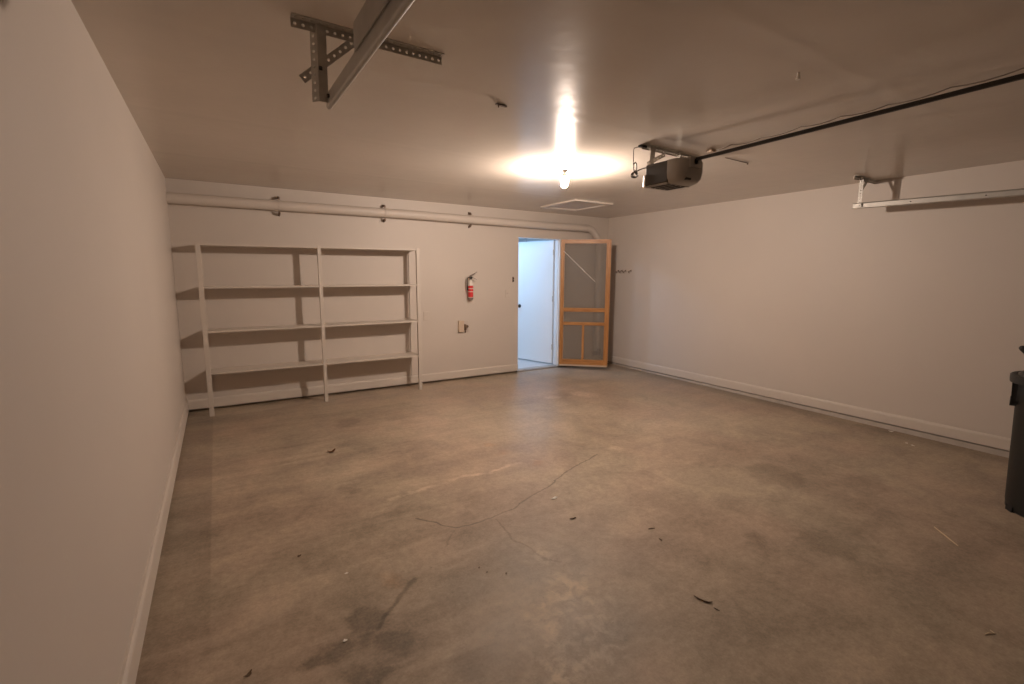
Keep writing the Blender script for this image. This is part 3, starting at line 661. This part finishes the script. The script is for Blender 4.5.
# ---------------------------------------------------------------- litter on the slab
def flake(name, x, y, sx, sy, rz, m, label, cat, curl=.3, group=None):
    bm = B(); n = 14; z = fz(y) + .0015; c_, s_ = math.cos(rz), math.sin(rz); top = []; bot = []
    for k in range(n):
        a = 2 * PI * k / n; r = 1 + .22 * math.sin(3 * a + x * 9) + .12 * math.sin(5 * a + y * 7)
        u, v = sx * r * math.cos(a), sy * r * math.sin(a); h = curl * (u * u / sx + .5 * v * v / sy) * .6
        top.append(bm.verts.new((x + c_ * u - s_ * v, y + s_ * u + c_ * v, z + .0015 + h))); bot.append(bm.verts.new((x + c_ * u - s_ * v, y + s_ * u + c_ * v, z + h)))
    ct = bm.verts.new((x, y, z + .0018)); cb = bm.verts.new((x, y, z))
    for k in range(n):
        k2 = (k + 1) % n; bm.faces.new((ct, top[k], top[k2])); bm.faces.new((cb, bot[k2], bot[k])); bm.faces.new((top[k], bot[k], bot[k2], top[k2]))
    return tag(link(name, bm, m, base=(x, y, z)), label, cat, group)
def stick(name, pts, r, m, label, cat, group=None):
    pp = [(x, y, fz(y) + r + .0008 + dz) for x, y, dz in pts]
    rr = [r * (.6 if i in (0, len(pp) - 1) else 1) for i in range(len(pp))]
    return tag(link(name, tube(B(), pp, rr, 8), m, base=pp[0], smooth=60), label, cat, group)
flake('dry_leaf', .742, 4.135, .036, .018, .25, M['leaf'], 'curled brown dry leaf on the floor in front of the shelving', 'leaf', .8)
flake('dry_leaf', .0, 1.915, .016, .008, .7, M['twig'], 'thin dark dry leaf on the floor near the left baseboard', 'leaf', .6)
stick('twig', [(1.862, 1.312, .002), (1.866, 1.288, 0), (1.873, 1.264, 0), (1.885, 1.246, 0), (1.900, 1.238, .002)], .0036, M['twig'], 'bent dark brown twig lying on the open floor', 'twig')
stick('twig', [(1.874, 1.212, 0), (1.877, 1.200, 0), (1.880, 1.186, 0)], .0022, M['twig'], 'short pale brown twig just beside the bent dark twig', 'twig')
stick('twig', [(1.800, 2.192, 0), (1.824, 2.183, .001), (1.846, 2.187, 0)], .0042, M['twig'], 'short dark crumb of bark beyond the crack in the floor', 'bark')
stick('twig', [(2.140, 1.852, 0), (2.162, 1.846, .001), (2.182, 1.838, 0)], .003, M['twig'], 'small brown stem right of the bark crumb', 'twig')
flake('bark_crumb', 2.112, 1.731, .012, .006, 1.4, M['twig'], 'tiny brown crumb below the small brown stem', 'bark', .5)
for (x, y), lb in (((1.075, 2.047), 'leftmost of three tiny dark crumbs in front of the floor crack'), ((1.092, 1.992), 'middle one of three tiny dark crumbs in front of the floor crack'), ((1.174, 1.932), 'rightmost of three tiny dark crumbs in front of the floor crack')):
    flake('bark_crumb', x, y, .0070, .0042, x, M['twig'], lb, 'bark', .5, 'dark crumbs by the floor crack')
flake('bark_crumb', .28, 2.647, .011, .007, .4, M['twig'], 'tiny dark crumb on the floor between the dry leaf and the oil stain', 'bark', .5)
stick('straw', [(3.690, .948, .001), (3.62, .873, 0), (3.543, .796, .001)], .0036, M['straw'], 'long pale straw on the floor near the trash can', 'straw')
flake('paint_chip', 5.376, 1.655, .014, .009, .3, M['chip'], 'larger white paint chip on the floor near the right curb', 'chip', .3)
flake('paint_chip', 5.352, 1.600, .017, .009, 1.1, M['chip'], 'flat white paint chip next to the larger white chip', 'chip', .3)
flake('paint_chip', 5.640, 1.872, .022, .014, 2.0, M['chip'], 'white paint chip lying against the right curb', 'chip', .9)
flake('paint_chip', 1.888, 2.470, .024, .010, .2, M['chip'], 'pale paint chip on the floor beside the long crack', 'chip', .3)
flake('paint_chip', .357, 1.899, .009, .007, .2, M['chip'], 'tiny white paint chip at the edge of the dark oil stain', 'chip', .3)
flake('paint_chip', .466, 2.360, .009, .006, .2, M['chip'], 'tiny pale chip on the floor above the dark oil stain', 'chip', .3)
stick('straw', [(2.745, .492, 0), (2.768, .486, .001), (2.790, .470, 0), (2.800, .488, .001)], .0022, M['straw'], 'short bent pale straw at the bottom right of the floor', 'straw')

# ---------------------------------------------------------------- camera
cam = bpy.data.cameras.new('camera'); co = bpy.data.objects.new('camera', cam); C.objects.link(co)
cam.sensor_fit = 'HORIZONTAL'; cam.sensor_width = 36; cam.lens = 36 * 472.587 / 1024; cam.clip_start = .02; cam.clip_end = 60
r_ = Vector((.84975735, -.52714661, .00537609)); u_ = Vector((.06933499, .12186534, .99012196)); f_ = Vector((.52259459, .84099066, -.14010567))
mw = Matrix((r_, u_, -f_)).transposed().to_4x4(); mw.translation = Vector((0, 0, 1.47738)); co.matrix_world = mw
bpy.context.scene.camera = co

# ---------------------------------------------------------------- light and view
w = bpy.data.worlds.new('world'); bpy.context.scene.world = w; w.use_nodes = True
w.node_tree.nodes['Background'].inputs['Color'].default_value = (.5, .6, .8, 1); w.node_tree.nodes['Background'].inputs['Strength'].default_value = .0
for o in list(C.objects):
    if o.parent is None: o.location.z += LIFT
sc = bpy.context.scene
sc.view_settings.view_transform = 'Standard'; sc.view_settings.look = 'None'; sc.view_settings.gamma = 1; sc.view_settings.use_curve_mapping = False
sc.view_settings.exposure = 0.0
sc.cycles.use_denoising = True; sc.cycles.max_bounces = 16; sc.cycles.diffuse_bounces = 10; sc.cycles.glossy_bounces = 6; sc.cycles.transparent_max_bounces = 16
sc.cycles.sample_clamp_indirect = 8.0; sc.cycles.caustics_reflective = False; sc.cycles.caustics_refractive = False
